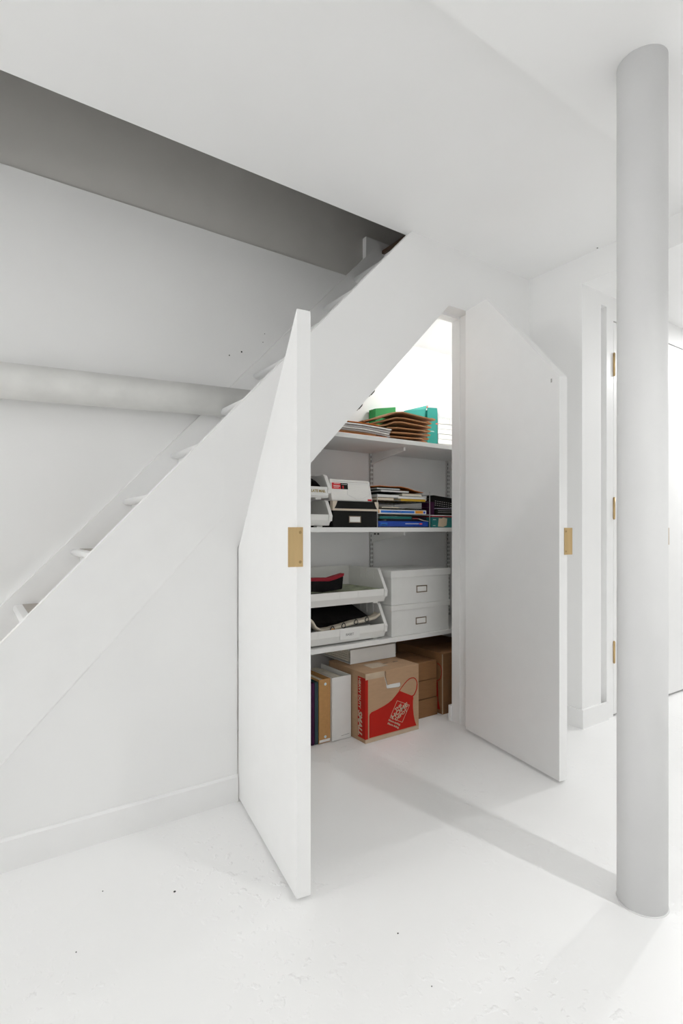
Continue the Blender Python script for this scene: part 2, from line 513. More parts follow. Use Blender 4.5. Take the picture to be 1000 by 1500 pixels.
T1, L1 = frame_T((0.8145, 1.858), (0.7175, 1.256))
TH = 0.041
d1 = MB(T1).prism([(0, 0.010), (L1, 0.010), (L1, 1.590), (0, 0.928)], 'y', 0.0, TH).build('door_1', 'door', None, 0.0012)
struct(d1, 'left closet door leaf with slanted top, swung open, hinged at the stair wall')
edge_pull(d1, T1, L1, -0.025, 0.017, 0.009)
T2, L2 = frame_T((2.021, 1.856), (1.9005, 1.259))
d2 = MB(T2).prism([(0, 0.010), (L2, 0.010), (L2, 1.600), (0.160, 2.080), (0, 2.080)], 'y', 0.0, TH).build('door_2', 'door', None, 0.0012)
struct(d2, 'right closet door leaf with cut top corner, swung open beside the jamb')
edge_pull(d2, T2, L2, 0.024, 0.064, 0.031)
MB(T2).box(L2 - 0.045, L2 - 0.038, -0.0006, 0.001, 1.585, 1.60).build('scuff_mark', 'grey_plate', d2)

def hinge(parent, x, z0, z1):
    h = MB().cyl((x, YJ - 0.005, z0), 'z', 0.006, z1 - z0, 14)
    h.cyl((x, YJ - 0.005, z1), 'z', 0.0045, 0.004, 14)
    h.cyl((x, YJ - 0.005, z0 - 0.004), 'z', 0.0045, 0.004, 14)
    h.box(x - 0.001, x + 0.001, YJ - 0.003, YJ + 0.02, z0, z1)
    o = h.build('hinge', 'brass', parent, 0, True)
    return o
for i, (xa, xb) in enumerate(((2.826, 3.388), (3.394, 3.956))):
    d = struct(B(xa, xb, YJ + 0.001, YJ + 0.04, 0.012, 2.105).build('door_%d' % (3 + i), 'door', None, 0.0012),
               'tall flush white passage door, %s leaf of the pair' % ('hinged left' if i == 0 else 'right'))
    for (z0, z1) in ((1.818, 1.934), (1.055, 1.166), (0.29, 0.40)):
        hinge(d, xa - 0.006 if i == 0 else xb + 0.006, z0, z1)
    if i == 1:
        continue
    px = xb - 0.005
    pl = B(px - 0.006, px + 0.004, YJ - 0.024, YJ + 0.002, 0.908, 1.008).build('edge_pull', 'brass', d, 0.0008)
    pl['label'] = 'brass edge pull plate'

# ------------------------------------------------------------------ column
cx_, cy_ = 1.483, 0.736
col = thing('column', (cx_, cy_, 0), 'round white painted steel column standing on the floor under the beam', 'column', None, 'structure')
MB().cyl((cx_, cy_, 0.0), 'z', 0.0608, 2.247, 64).build('shaft', 'column', col, 0, False)
for p_ in col.children[0].data.polygons:
    p_.use_smooth = abs(p_.normal.z) < 0.5
MB().tube([(cx_ + 0.0612 * math.cos(a * math.pi / 24), cy_ + 0.0612 * math.sin(a * math.pi / 24), 0.0015) for a in range(48)], 0.0022, 6, True).build('paint_bead', 'column', col, 0, True)

# ------------------------------------------------------------------ staircase
st = thing('staircase', (-0.55, 2.19, 0.0), 'narrow white basement stairs climbing right behind the sloping stringer', 'staircase', None, 'structure')
# near stringer board, proud of the wall low down and running flush higher up
s = MB()
def ring(y0, y1, dz):
    return [s.v((-0.55, y0, 0.004)), s.v((-0.223 + dz, y0, 0.0)), s.v((0.76, y1, ztop(0.76) - 0.348 - dz)), s.v((0.76, y1, ztop(0.76)))]
front, back = ring(1.8530, 1.8614, 0.0), ring(1.864, 1.864, 0.011)
s.face(front); s.face(back[::-1])
for i in range(4):
    s.face([front[i], back[i], back[(i + 1) % 4], front[(i + 1) % 4]])
s.build('stringer', 'trim', st)
# far skirt board on the back wall
def zsk(x): return 0.698 + 1.05 * (x - 0.094)
MB().prism([(-0.5, 0.0), (-0.36, 0.0), (2.03, zsk(2.03) - 0.34), (2.03, 2.648), (1.951, 2.648), (-0.5, zsk(-0.5))], 'y', 2.478, 2.4995).build('skirt_board', 'trim', st)
RUN, RISE = 0.206, 0.2156
for i in range(-3, 10):
    xn, zn = 0.140 + RUN * i, 0.688 + RISE * i
    zt = zn + 0.013
    if i < 9:
        tr = MB().box(xn + 0.004, xn + RUN + 0.02, 1.903, 2.477, zt - 0.026, zt)
        tread = tr.build('tread', 'trim', st)
        nz = MB()
        nz.tube([(xn + 0.008, 1.903, zt - 0.013), (xn + 0.008, 2.19, zt - 0.013), (xn + 0.008, 2.474, zt - 0.013)], 0.0132, 14)
        nz.build('nosing', 'trim', tread, 0, True)
        if i <= 1:
            B(xn + 0.028, xn + RUN + 0.014, 1.905, 2.474, zt - 0.001, zt + 0.0015).build('worn_face', 'tread_top', tread)
    else:
        B(xn - 0.006, xn + 0.030, 1.903, 2.477, zt - 0.026, zt - 0.006).build('landing_nosing', 'brown_wood', st, 0.003)
    B(xn + (0.030 if i < 9 else 0.012), xn + (0.046 if i < 9 else 0.028), 1.903, 2.477, max(0.0, zn - RISE + 0.008), zt - (0.024 if i < 9 else 0.0262)).build('riser', 'trim' if i < 8 else 'wall', st)

# drain pipe along the back wall
pp = thing('drain_pipe', (0.0, 2.43, 1.563), 'fat white painted drain pipe along the back wall above the stairs', 'pipe')
pipe_pts = [(x, 2.4285, 1.563 + 0.041 * x) for x in (-2.6, -1.5, -0.5, 0.2, 0.7, 1.12)]
MB().tube(pipe_pts, 0.069, 40).build('pipe_run', 'pipe', pp, 0, True)

# ================================================================== CLOSET SHELVING
XS = 2.645
SH = (1.463, 1.008, 0.444)
YS = 2.12
for z, xl, lab in ((SH[0], 1.31, 'white top shelf board holding kraft envelopes and the teal box'),
                   (SH[1], 0.90, 'white middle shelf board holding the black box and the books'),
                   (SH[2], 0.82, 'white lowest shelf board holding the large bins and two photo boxes')):
    tag(B(xl, XS, YS, 2.498, z - 0.0225, z).build('shelf', 'melamine', None, 0.001), lab, 'shelf', 'white closet shelf boards')

def standard(x, lab):
    t = thing('wall_standard', (x, 2.4995, 0.40), lab, 'shelf standard', 'slotted shelf standards')
    m = MB()
    m.box(x - 0.0125, x - 0.0105, 2.484, 2.4995, 0.35, 1.44)
    m.box(x + 0.0105, x + 0.0125, 2.484, 2.4995, 0.35, 1.44)
    m.box(x - 0.0125, x + 0.0125, 2.484, 2.487, 0.35, 1.44)
    m.build('channel', 'steel_white', t)
    q = MB()
    z = 0.37
    while z < 1.42:
        for dx in (-0.0055, 0.0055):
            q.box(x + dx - 0.0018, x + dx + 0.0018, 2.4835, 2.4842, z, z + 0.014)
        z += 0.0254
    o = q.build('slots', 'slot', t); o['kind'] = 'stuff'
    return t
SX = (1.920, 2.545)
standard(SX[0], 'white slotted shelf standard on the closet back wall behind the books')
standard(SX[1], 'white slotted shelf standard in the right corner of the closet')

def bracket(x, zt, lab, holes=False):
    t = thing('shelf_bracket', (x, 2.484, zt - 0.07), lab, 'bracket', 'white shelf brackets')
    z = zt - 0.0226
    pr = [(2.483, z - 0.062), (2.483, z), (2.205, z), (2.197, z - 0.006), (2.197, z - 0.017), (2.215, z - 0.02), (2.40, z - 0.045)]
    MB().prism(pr, 'x', x - 0.0015, x + 0.0015).build('arm', 'steel_white', t)
    lo = [(2.197, z - 0.017), (2.215, z - 0.020), (2.40, z - 0.045), (2.483, z - 0.062)]
    MB().prism(lo + [(y, zz - 0.003) for y, zz in lo[::-1]], 'x', x - 0.006, x + 0.006).build('lower_flange', 'steel_white', t, 0.0008)
    MB().box(x - 0.006, x + 0.006, 2.195, 2.199, z - 0.019, z - 0.0004).build('end_cap', 'steel_white', t, 0.0008)
    MB().box(x - 0.006, x + 0.006, 2.2, 2.483, z - 0.002, z - 0.0002).build('top_flange', 'steel_white', t)
    if holes:
        for y in (2.452, 2.422):
            MB().box(x - 0.0020, x - 0.0014, y - 0.009, y + 0.009, z - 0.018, z - 0.008).build('slot', 'slot', t)
bracket(SX[0], SH[0], 'white tapered bracket under the top shelf, left one')
bracket(SX[1], SH[0], 'white tapered bracket under the top shelf in the right corner')
bracket(SX[0], SH[1], 'white tapered bracket under the middle shelf above the bins', True)
bracket(SX[1], SH[1], 'white tapered bracket under the middle shelf in the right corner')

# grey framed cover plate on the side wall
t = thing('cover_plate', (2.65, 2.42, 1.30), 'grey framed cover plate on the closet side wall under the top shelf', 'wall plate')
MB().panel([(2.30, 1.17), (2.475, 1.17), (2.475, 1.40), (2.30, 1.40)], [(2.325, 1.195), (2.45, 1.195), (2.45, 1.375), (2.325, 1.375)], 'x', 2.64, 2.65).build('frame', 'steel_white', t)
B(2.645, 2.65, 2.32, 2.455, 1.19, 1.38).build('plate', 'grey_plate', t)

# closet lamp on the closet ceiling
t = thing('closet_light', (2.30, 2.085, 2.135), 'round white light on the closet ceiling over the shelves', 'light')
MB().cyl((2.30, 2.085, 2.119), 'z', 0.07, 0.016, 32).build('housing', 'trim', t)
em = bpy.data.materials.new('lamp_lens'); em.use_nodes = True
nb = em.node_tree.nodes['Principled BSDF']
nb.inputs['Emission Color'].default_value = (1, 0.97, 0.92, 1); nb.inputs['Emission Strength'].default_value = 6
MB().cyl((2.30, 2.085, 2.117), 'z', 0.058, 0.003, 32).build('lens', em, t)

# ------------------------------------------------------------------ generic builders
def book(name, x0, x1, y0, y1, z0, h, cover, lab, front='spine', pages='page_edge', group=None, cv=0.0018, deco=None, tilt=0.0):
    loc = ((x0 + x1) / 2, (y0 + y1) / 2, z0)
    t = thing(name, loc, lab, 'book', group)
    T = Matrix.Translation(Vector((x0, y0, z0))) @ Matrix.Rotation(-tilt, 4, 'Y') @ Matrix.Translation(Vector((-x0, -y0, -z0)))
    m = MB(T)
    m.box(x0, x1, y0, y1, z0, z0 + cv)
    m.box(x0, x1, y0, y1, z0 + h - cv, z0 + h)
    if front == 'spine':
        m.box(x0, x1, y0, y0 + cv, z0 + cv, z0 + h - cv)
    else:
        m.box(x0, x1, y1 - cv, y1, z0 + cv, z0 + h - cv)
    m.build('cover', cover, t)
    MB(T).box(x0 + 0.003, x1 - 0.003, y0 + (cv if front == 'spine' else 0.002), y1 - 0.003, z0 + cv, z0 + h - cv).build('pages', pages, t)
    if deco:
        for nm, xa, xb, za, zb, mm in deco:
            MB(T).box(xa, xb, y0 - 0.0006, y0, z0 + za, z0 + zb).build(nm, mm, t)
    return t

def carton(name, x0, x1, y0, y1, z0, z1, lab, m='card', th=0.004, cat='box', group=None, top=True):
    t = thing(name, ((x0 + x1) / 2, (y0 + y1) / 2, z0), lab, cat, group)
    b = MB()
    b.box(x0, x0 + th, y0, y1, z0, z1); b.box(x1 - th, x1, y0, y1, z0, z1)
    b.box(x0 + th, x1 - th, y0, y0 + th, z0, z1); b.box(x0 + th, x1 - th, y1 - th, y1, z0, z1)
    b.box(x0 + th, x1 - th, y0 + th, y1 - th, z0, z0 + th)
    b.build('body', m, t, 0.0012)
    if top:
        ym = (y0 + y1) / 2
        for ya, yb in ((y0, ym - 0.001), (ym + 0.001, y1)):
            B(x0, x1, ya, yb, z1, z1 + 0.0035).build('flap', m, t, 0.001)
    return t

# ================================================================== FLOOR OF THE CLOSET
# --- printed moving box
bx0, bx1, by0, by1, bz = 1.512, 1.845, 2.005, 2.315, 0.322
mv = thing('moving_box', ((bx0 + bx1) / 2, 2.15, 0), 'cardboard moving box with red apron print standing on the closet floor', 'box')
th = 0.004
slot = [(1.629, 0.3185), (1.6275, 0.289), (1.6365, 0.262), (1.6385, 0.2445), (1.642, 0.2365), (1.650, 0.2345), (1.716, 0.2300), (1.726, 0.2325), (1.7305, 0.239),
        (1.729, 0.248), (1.722, 0.2530), (1.660, 0.2535), (1.648, 0.252), (1.6445, 0.257), (1.6425, 0.266), (1.6335, 0.291), (1.6335, 0.3185)]
fb = MB()
fb.panel([(bx0, 0), (bx1, 0), (bx1, bz), (bx0, bz)], slot, 'y', by0, by0 + th)
fb.build('front_panel', 'card', mv)
b = MB()
b.box(bx0, bx0 + th, by0 + th, by1, 0, bz); b.box(bx1 - th, bx1, by0 + th, by1, 0, bz)
b.box(bx0 + th, bx1 - th, by1 - th, by1, 0, bz); b.box(bx0 + th, bx1 - th, by0 + th, by1 - th, 0, th)
b.build('body', 'card', mv, 0.001)
ym = by0 + 0.165
for ya, yb, nm in ((by0 - 0.001, ym - 0.0012, 'flap'), (ym + 0.0012, by1, 'flap')):
    B(bx0 - 0.001, bx1 + 0.001, ya, yb, bz, bz + 0.004).build(nm, 'card', mv, 0.0012)
B(1.60, 1.70, by0 + 0.06, by0 + 0.14, bz + 0.004, bz + 0.0044).build('tape_strip', 'tape', mv)
B(bx0, 1.625, by0 - 0.0016, by0 - 0.0012, 0.296, bz + 0.002).build('tape_strip', 'tape', mv)
B(bx0, bx1, by0 - 0.0007, by0 - 0.0002, 0.0, 0.018).build('tape_strip', 'tape', mv)
for x in (1.70, 1.765):
    B(x, x + 0.03, by0 + 0.10, by0 + 0.106, bz + 0.0038, bz + 0.0046).build('slit', 'dark_gap', mv)
B(1.60, 1.80, by0 + 0.0055, by0 + 0.07, 0.19, 0.30).build('packed_paper', 'white_card', mv)
ap = [(1.535, 0.022), (1.535, 0.125), (1.538, 0.134), (1.548, 0.141), (1.582, 0.147), (1.623, 0.157), (1.650, 0.166), (1.672, 0.176), (1.697, 0.195), (1.719, 0.213),
      (1.800, 0.175), (1.8025, 0.178), (1.807, 0.174), (1.810, 0.160), (1.8075, 0.146), (1.8075, 0.116), (1.812, 0.078), (1.820, 0.045), (1.830, 0.022)]
MB().prism(ap, 'y', by0 - 0.0005, by0).build('apron_print', 'red_print', mv)
strap = [(1.719, 0.213), (1.735, 0.228), (1.751, 0.2415), (1.766, 0.252), (1.782, 0.2600), (1.797, 0.2630), (1.812, 0.2615), (1.824, 0.254), (1.832, 0.241), (1.835, 0.226),
         (1.832, 0.205), (1.825, 0.190), (1.816, 0.178), (1.806, 0.172)]
m = MB()
for i in range(len(strap) - 1):
    p0, p1 = Vector((strap[i][0], 0, strap[i][1])), Vector((strap[i + 1][0], 0, strap[i + 1][1]))
    d = (p1 - p0).normalized(); nn = Vector((-d.z, 0, d.x)) * (0.0021 if i < 9 else 0.003)
    e = d * 0.0008
    q = [p0 - e + nn, p1 + e + nn, p1 + e - nn, p0 - e - nn]
    m.prism([(v.x, v.z) for v in q], 'y', by0 - 0.0006, by0)
m.build('apron_strap', 'red_print', mv)
# square emblem on the apron with its lettering
dmd = [Vector((1.705, 0.167)), Vector((1.784, 0.131)), Vector((1.737, 0.056)), Vector((1.660, 0.094))]
m = MB()
for i in range(4):
    a_, b_ = dmd[i], dmd[(i + 1) % 4]
    dd = (b_ - a_).normalized(); nn = Vector((-dd.y, dd.x)) * 0.0011
    ee = dd * 0.0011
    q = [a_ - ee + nn, b_ + ee + nn, b_ + ee - nn, a_ - ee - nn]
    m.prism([(v.x, v.y) for v in q], 'y', by0 - 0.0010, by0 - 0.0003)
m.build('emblem_frame', 'tape', mv)
up2 = Vector((-0.0, 0.0))
ld = Vector((1.784 - 1.660, 0.131 - 0.094)); ld.normalize()
ang = math.atan2(ld.y, ld.x) + math.radians(9)
LX = (math.cos(ang), 0, math.sin(ang)); LY = (-math.sin(ang) * 0.9 + 0.0, 0, math.cos(ang))
LYn = (-math.sin(ang), 0, math.cos(ang))
def on(px, pz, k=0.0010): return (px, by0 - k, pz)
cxx, czz = 1.7215, 0.1125
m = MB()
def line_at(k): return on(cxx - k * math.sin(ang), czz + k * math.cos(ang))
m.text('THE', 0.025, LX, LYn, (0, -1, 0), line_at(0.0225), 0.0004, 'CENTER', 0.0, 0.0009, 0.74)
m.text('HOME', 0.040, LX, LYn, (0, -1, 0), line_at(0.0015), 0.0004, 'CENTER', 0.0, 0.0014, 0.74)
m.text('DEPOT', 0.026, LX, LYn, (0, -1, 0), line_at(-0.0205), 0.0004, 'CENTER', 0.0, 0.0009, 0.74)
m.build('emblem_lettering', 'tape', mv)
da = math.atan2(0.045 - 0.084, 1.727 - 1.651)
DX = (math.cos(da), 0, math.sin(da)); DY = (-math.sin(da), 0, math.cos(da))
m = MB()
m.text('More saving.', 0.0165, DX, DY, (0, -1, 0), on(1.688, 0.0655), 0.0004, 'CENTER', 0.0, 0.0005, 0.8)
m.text('More doing.', 0.0165, DX, DY, (0, -1, 0), on(1.681, 0.0515), 0.0004, 'CENTER', 0.0, 0.0005, 0.8)
m.build('slogan_lettering', 'tape', mv)
# red band that wraps the corner
MB().box(bx0 - 0.0005, bx0, by0 + 0.0, 2.064, 0.019, 0.304).box(bx0 - 0.0005, 1.527, by0 - 0.0006, by0, 0.019, 0.304).build('red_band', 'red_print', mv)
m = MB()
NX = (-1, 0, 0)
m.text('HEAVY DUTY', 0.0235, (0, 0, -1), (0, -1, 0), NX, (bx0 - 0.0008, 2.050, 0.227), 0.0004, 'CENTER', 0.0, 0.0008)
m.text('SMALL', 0.041, (0, 0, -1), (0, -1, 0), NX, (bx0 - 0.0008, 2.047, 0.087), 0.0004, 'CENTER', 0.25, 0.0016)
m.build('side_lettering', 'tape', mv)

# --- binders
def binder(name, T, thick, height, depth, cover, lab, group=None, rivets=False, strip=None, paper='page_edge'):
    """local axes: x across the spine, y into the binder, z along the spine"""
    o = T @ Vector((thick / 2, depth / 2, 0))
    t = thing(name, tuple(o), lab, 'binder', group)
    m = MB(T)
    m.box(0, 0.003, 0, depth, 0, height)
    m.box(thick - 0.003, thick, 0, depth, 0, height)
    m.box(0, thick, -0.001, 0.002, 0, height)
    m.build('cover', cover, t, 0.0008)
    n = max(3, int(thick / 0.014))
    pw = (thick - 0.014) / n
    q = MB(T)
    for i in range(n):
        xa = 0.007 + pw * i
        q.box(xa + 0.001, xa + pw - 0.001, 0.022 + 0.006 * random.random(), depth - 0.012 - 0.008 * random.random(), 0.008, height - 0.012 - 0.010 * random.random())
    q.build('sheets', paper, t)
    r = MB(T)
    for zz in (0.05, height / 2, height - 0.05):
        r.tube([(thick / 2 + (thick * 0.32) * math.cos(k * math.pi / 8), 0.018 + 0.028 * math.sin(k * math.pi / 8), zz) for k in range(9)], 0.0018, 6)
    r.box(thick / 2 - 0.008, thick / 2 + 0.008, 0.002, 0.008, 0.02, height - 0.02)
    r.build('ring_mechanism', 'silver', t)
    if rivets:
        for zz in (0.027, height - 0.024):
            k = MB(T).cyl((thick * 0.55, -0.001, zz), 'y', 0.0068, -0.0018, 18, 0.0055)
            k.cyl((thick * 0.55, -0.0028, zz), 'y', 0.0030, -0.0008, 12)
            k.build('rivet', 'rivet', t)
    if strip:
        za, zb, mm = strip
        MB(T).box(0.002, thick - 0.002, -0.0016, -0.001, za, zb).build('label_strip', mm, t)
    return t

Tw = Matrix.Translation((1.397, 2.112, 0.002))
wb = binder('ring_binder', Tw, 0.109, 0.298, 0.265, 'white_card', 'thick white ring binder standing on the floor left of the moving box')
MB(Tw).prism([(0.052, 0.0155), (0.099, 0.0185), (0.099, 0.0200), (0.052, 0.0170)], 'y', -0.0014, -0.001).build('spine_line', 'grey_ink', wb)
bb_ = binder('ring_binder', Matrix.Translation((1.331, 2.122, 0.002)), 0.063, 0.297, 0.265, 'chipboard', 'brown chipboard ring binder with two pale rivets on its spine', None, True, (0.004, 0.016, 'white_card'))
binder('ring_binder', Matrix.Translation((1.311, 2.126, 0.002)), 0.018, 0.288, 0.24, 'dark_green', 'thin dark green binder squeezed beside the brown chipboard binder')
binder('ring_binder', Matrix.Translation((1.291, 2.126, 0.002)), 0.018, 0.286, 0.24, 'purple', 'thin dark plum binder left of the thin green binder')
binder('ring_binder', Matrix.Translation((1.238, 2.135, 0.002)), 0.050, 0.292, 0.25, 'chipboard', 'brown binder leftmost on the floor behind the open door', None)
# white binder lying on the moving box, spine forward
Tl = Matrix(((0, 0, 1, 1.552), (0, 1, 0, 2.182), (-1, 0, 0, 0.3985), (0, 0, 0, 1)))
Tl = Matrix(((0, 0, 1, 1.552), (0, 1, 0, 2.182), (1, 0, 0, 0.3275), (0, 0, 0, 1)))
binder('ring_binder', Tl, 0.070, 0.292, 0.270, 'white_card', 'white ring binder lying flat on top of the moving box')

# --- stack of three small brown cartons
for i in range(3):
    z0 = 0.0990 * i + 0.0005
    dx = (0.0, -0.003, -0.006)[i]
    t = carton('small_carton', 1.856, 2.077 + dx, 2.108 + (0, 0.003, 0.001)[i], 2.36, z0, z0 + 0.0915,
               'small plain brown carton, %s of the three stacked beside the moving box' % ('bottom', 'middle', 'top')[i], 'card_dark', 0.003, 'box', 'small brown cartons in a stack')
# --- tall box at the right
tb = carton('tall_carton', 2.093, 2.46, 2.086, 2.47, 0.0005, 0.325, 'tall brown carton with a red strap print in the closet corner', 'card_dark', 0.005, 'box')
sp = [(2.125, 0.270), (2.105, 0.263), (2.097, 0.252), (2.091, 0.235), (2.0935, 0.215), (2.102, 0.192), (2.112, 0.182), (2.128, 0.173)]
m = MB()
for i in range(len(sp) - 1):
    a_, b_ = Vector(sp[i]), Vector(sp[i + 1])
    dd = (b_ - a_).normalized(); nn = Vector((-dd.y, dd.x)) * 0.0018
    m.prism([tuple(v) for v in (a_ + nn, b_ + nn, b_ - nn, a_ - nn)], 'x', 2.0924, 2.093)
m.prism([(2.130, 0.178), (2.122, 0.165), (2.120, 0.12), (2.117, 0.07), (2.104, 0.022), (2.26, 0.022), (2.25, 0.14), (2.19, 0.21)], 'x', 2.0924, 2.093)
m.build('apron_print', 'red_print', tb)
B(2.0926, 2.096, 2.0855, 2.0905, 0.0, 0.325).build('tape_strip', 'tape', tb)

# ================================================================== LOWEST SHELF
def stack_bin(name, x0, x1, y0, y1, z0, h, lip, lab, cat='bin', group=None, ribs=(), back=0.055):
    t = thing(name, ((x0 + x1) / 2, (y0 + y1) / 2, z0), lab, cat, group)
    w_ = 0.0035
    ys = y0 + back
    prof = [(y1, z0), (y1, z0 + h), (ys + 0.014, z0 + h), (ys + 0.004, z0 + h - 0.003), (ys - 0.004, z0 + h - 0.010), (y0 - 0.004, z0 + lip * 0.78 + 0.004), (y0, z0 + lip * 0.45), (y0 + 0.012, z0 + 0.012), (y0 + 0.018, z0)]
    m = MB()
    m.prism(prof, 'x', x0, x0 + w_); m.prism(prof, 'x', x1 - w_, x1)
    m.box(x0 + w_, x1 - w_, y0 + 0.02, y1, z0, z0 + w_)
    m.prism([(y0 + 0.0185, z0), (y0 + 0.012, z0 + 0.012), (y0, z0 + lip * 0.5), (y0, z0 + lip), (y0 + w_, z0 + lip), (y0 + w_ + 0.001, z0 + lip * 0.5), (y0 + 0.016, z0 + 0.013), (y0 + 0.022, z0 + w_)], 'x', x0 + w_, x1 - w_)
    m.box(x0 + w_, x1 - w_, y1 - w_, y1, z0 + w_, z0 + h)
    m.build('body', 'white_plastic', t)
    r = MB()
    fl_ = [(ys + 0.022, z0 + h + 0.0005), (ys + 0.006, z0 + h - 0.001), (ys - 0.006, z0 + h - 0.008), (y0 - 0.008, z0 + lip * 0.80 + 0.004), (y0 - 0.004, z0 + lip * 0.4), (y0 + 0.006, z0 + lip * 0.4), (y0 + 0.004, z0 + lip * 0.80), (ys + 0.004, z0 + h - 0.018), (ys + 0.022, z0 + h - 0.010)]
    for xa in (x0 - 0.004, x1 - 0.014):
        r.prism(fl_, 'x', xa, xa + 0.018)
    r.box(x0 - 0.004, x1 + 0.004, y1 - 0.004, y1 + 0.003, z0 + h - 0.008, z0 + h)
    r.box(x0 - 0.004, x0 + 0.004, ys, y1, z0 + h - 0.008, z0 + h)
    r.box(x1 - 0.004, x1 + 0.004, ys, y1, z0 + h - 0.008, z0 + h)
    r.build('rim', 'white_plastic', t, 0.0012)
    if ribs:
        for x in ribs:
            B(x, x + 0.0015, y0 - 0.0012, y0, z0 + lip * 0.5, z0 + lip * 0.97).build('rib', 'white_plastic', t)
        for k in range(3):
            yy = ys + 0.045 + 0.055 * k
            B(x1 - w_ - 0.003, x1 - w_, yy, yy + 0.006, z0 + h - 0.06, z0 + h - 0.010).build('rib', 'white_plastic', t)
    for xa in (x0 + 0.03, x1 - 0.06):
        for ya in (y0 + 0.03, y1 - 0.06):
            B(xa, xa + 0.03, ya, ya + 0.03, z0 - 0.008, z0).build('foot', 'white_plastic', t)
    return t

BX0, BX1 = 1.225, 1.737
b1 = stack_bin('storage_bin', BX0, BX1, 2.128, 2.455, 0.4525, 0.168, 0.070, 'large white open-front bin with a name label, lower of the two on the lowest shelf', 'bin', 'large white stacking bins', (1.33,))
lb = MB().box(1.453, 1.569, 2.1262, 2.128, 0.470, 0.5165).build('name_label', 'white_card', b1)
MB().text('BABET', 0.0165, (1, 0, 0), (0, 0, 1), (0, -1, 0), (1.510, 2.1262, 0.491), 0.0004, 'CENTER', 0, 0.0).build('lettering', 'grey_ink', lb)
b2 = stack_bin('storage_bin', BX0, BX1, 2.128, 2.455, 0.6325, 0.166, 0.066, 'large white open-front bin stacked on top, holding folders and red black cloth', 'bin', 'large white stacking bins', (1.453, 1.560))
# contents of the lower bin
tag(MB().ribbon([(1.26, 0.462), (1.32, 0.485), (1.45, 0.492), (1.58, 0.500), (1.69, 0.500)], 0.014, 2.20, 2.42, 0.7).build('sheet_stack', 'white_paper'),
    'loose white sheets lying in the lower large bin', 'paper')
t = thing('black_portfolio', (1.47, 2.33, 0.53), 'black portfolio lying tilted in the lower large bin', 'portfolio')
Tp = Matrix.Translation((1.262, 2.215, 0.522)) @ Matrix.Rotation(math.radians(17), 4, 'X')
MB(Tp).box(0, 0.43, 0, 0.22, 0, 0.005).box(0, 0.43, 0, 0.22, 0.022, 0.027).box(0, 0.43, 0.214, 0.22, 0.005, 0.022).build('cover', 'black_soft', t, 0.002)
MB(Tp).box(0.004, 0.426, 0.004, 0.213, 0.0055, 0.0215).build('leaves', 'black_card', t)
cv = thing('canvas_pouch', (1.5, 2.16, 0.53), 'cream canvas pouch with black rings along its edge in the lower large bin', 'pouch')
m = MB()
prof = [(1.295, 0.600), (1.318, 0.580), (1.335, 0.553), (1.365, 0.535), (1.42, 0.536), (1.50, 0.5465), (1.56, 0.556), (1.63, 0.560), (1.69, 0.569), (1.716, 0.585)]
m.ribbon([(x, z - 0.024) for x, z in prof], 0.016, 2.150, 2.196, 0.8, 4, 0.004)
m.build('pouch', 'canvas', cv, 0, True)
for x, z in ((1.422, 0.534), (1.487, 0.543), (1.561, 0.554), (1.628, 0.560)):
    MB().tube([(x + 0.011 * math.cos(k * math.pi / 6), 2.146 + 0.003 * math.sin(k), z - 0.010 + 0.012 * math.sin(k * math.pi / 6)) for k in range(12)], 0.0026, 6, True).build('ring', 'dark_gap', cv, 0, True)
MB().box(1.412, 1.436, 2.1445, 2.147, 0.5185, 0.524).build('leather_tab', 'orange', cv)
# contents of the upper bin
tag(MB().ribbon([(1.25, 0.650), (1.40, 0.668), (1.55, 0.682), (1.68, 0.686), (1.728, 0.683)], 0.016, 2.145, 2.44, 0.5).build('magazine_stack', 'camo'),
    'greenish magazines lying flat in the upper large bin', 'magazine')
fc = thing('folded_pennant', (1.43, 2.28, 0.70), 'black folded cloth with a red border lying in the upper large bin', 'cloth')
MB().prism([(1.25, 0.706), (1.25, 0.752), (1.378, 0.746), (1.459, 0.742), (1.50, 0.750), (1.545, 0.764), (1.538, 0.700), (1.42, 0.690)], 'y', 2.23, 2.262).build('cloth', 'black_soft', fc, 0.004)
MB().prism([(1.25, 0.752), (1.25, 0.766), (1.378, 0.762), (1.459, 0.759), (1.50, 0.768), (1.549, 0.778), (1.545, 0.764), (1.50, 0.750), (1.459, 0.742), (1.378, 0.746)], 'y', 2.227, 2.265).build('border', 'red_cloth', fc, 0.003)

# --- two white photo boxes
def photo_box(x0, x1, y0, y1, z0, zb, z1, lab, lx, lz):
    t = thing('photo_box', ((x0 + x1) / 2, (y0 + y1) / 2, z0), lab, 'box', 'white lidded photo boxes')
    m = MB(); w_ = 0.003
    m.box(x0, x0 + w_, y0, y1, z0, z1 - 0.005); m.box(x1 - w_, x1, y0, y1, z0, z1 - 0.005)
    m.box(x0 + w_, x1 - w_, y0, y0 + w_, z0, z1 - 0.005); m.box(x0 + w_, x1 - w_, y1 - w_, y1, z0, z1 - 0.005); m.box(x0 + w_, x1 - w_, y0 + w_, y1 - w_, z0, z0 + w_)
    m.build('body', 'white_card', t, 0.0012)
    e = 0.008
    B(x0 - e, x1 + e, y0 - e, y1 + e, zb, z1).build('lid', 'white_card', t, 0.002)
    h = MB().panel([(lx - 0.038, lz - 0.0185), (lx + 0.038, lz - 0.0185), (lx + 0.038, lz + 0.0185), (lx - 0.038, lz + 0.0185)],
                   [(lx - 0.033, lz - 0.0135), (lx + 0.033, lz - 0.0135), (lx + 0.033, lz + 0.0135), (lx - 0.033, lz + 0.0135)], 'y', y0 - 0.002, y0)
    hh = h.build('label_holder', 'bronze', t)
    B(lx - 0.0335, lx + 0.0335, y0 - 0.0008, y0, lz - 0.014, lz + 0.014).build('card', 'white_paper', hh)
    return t
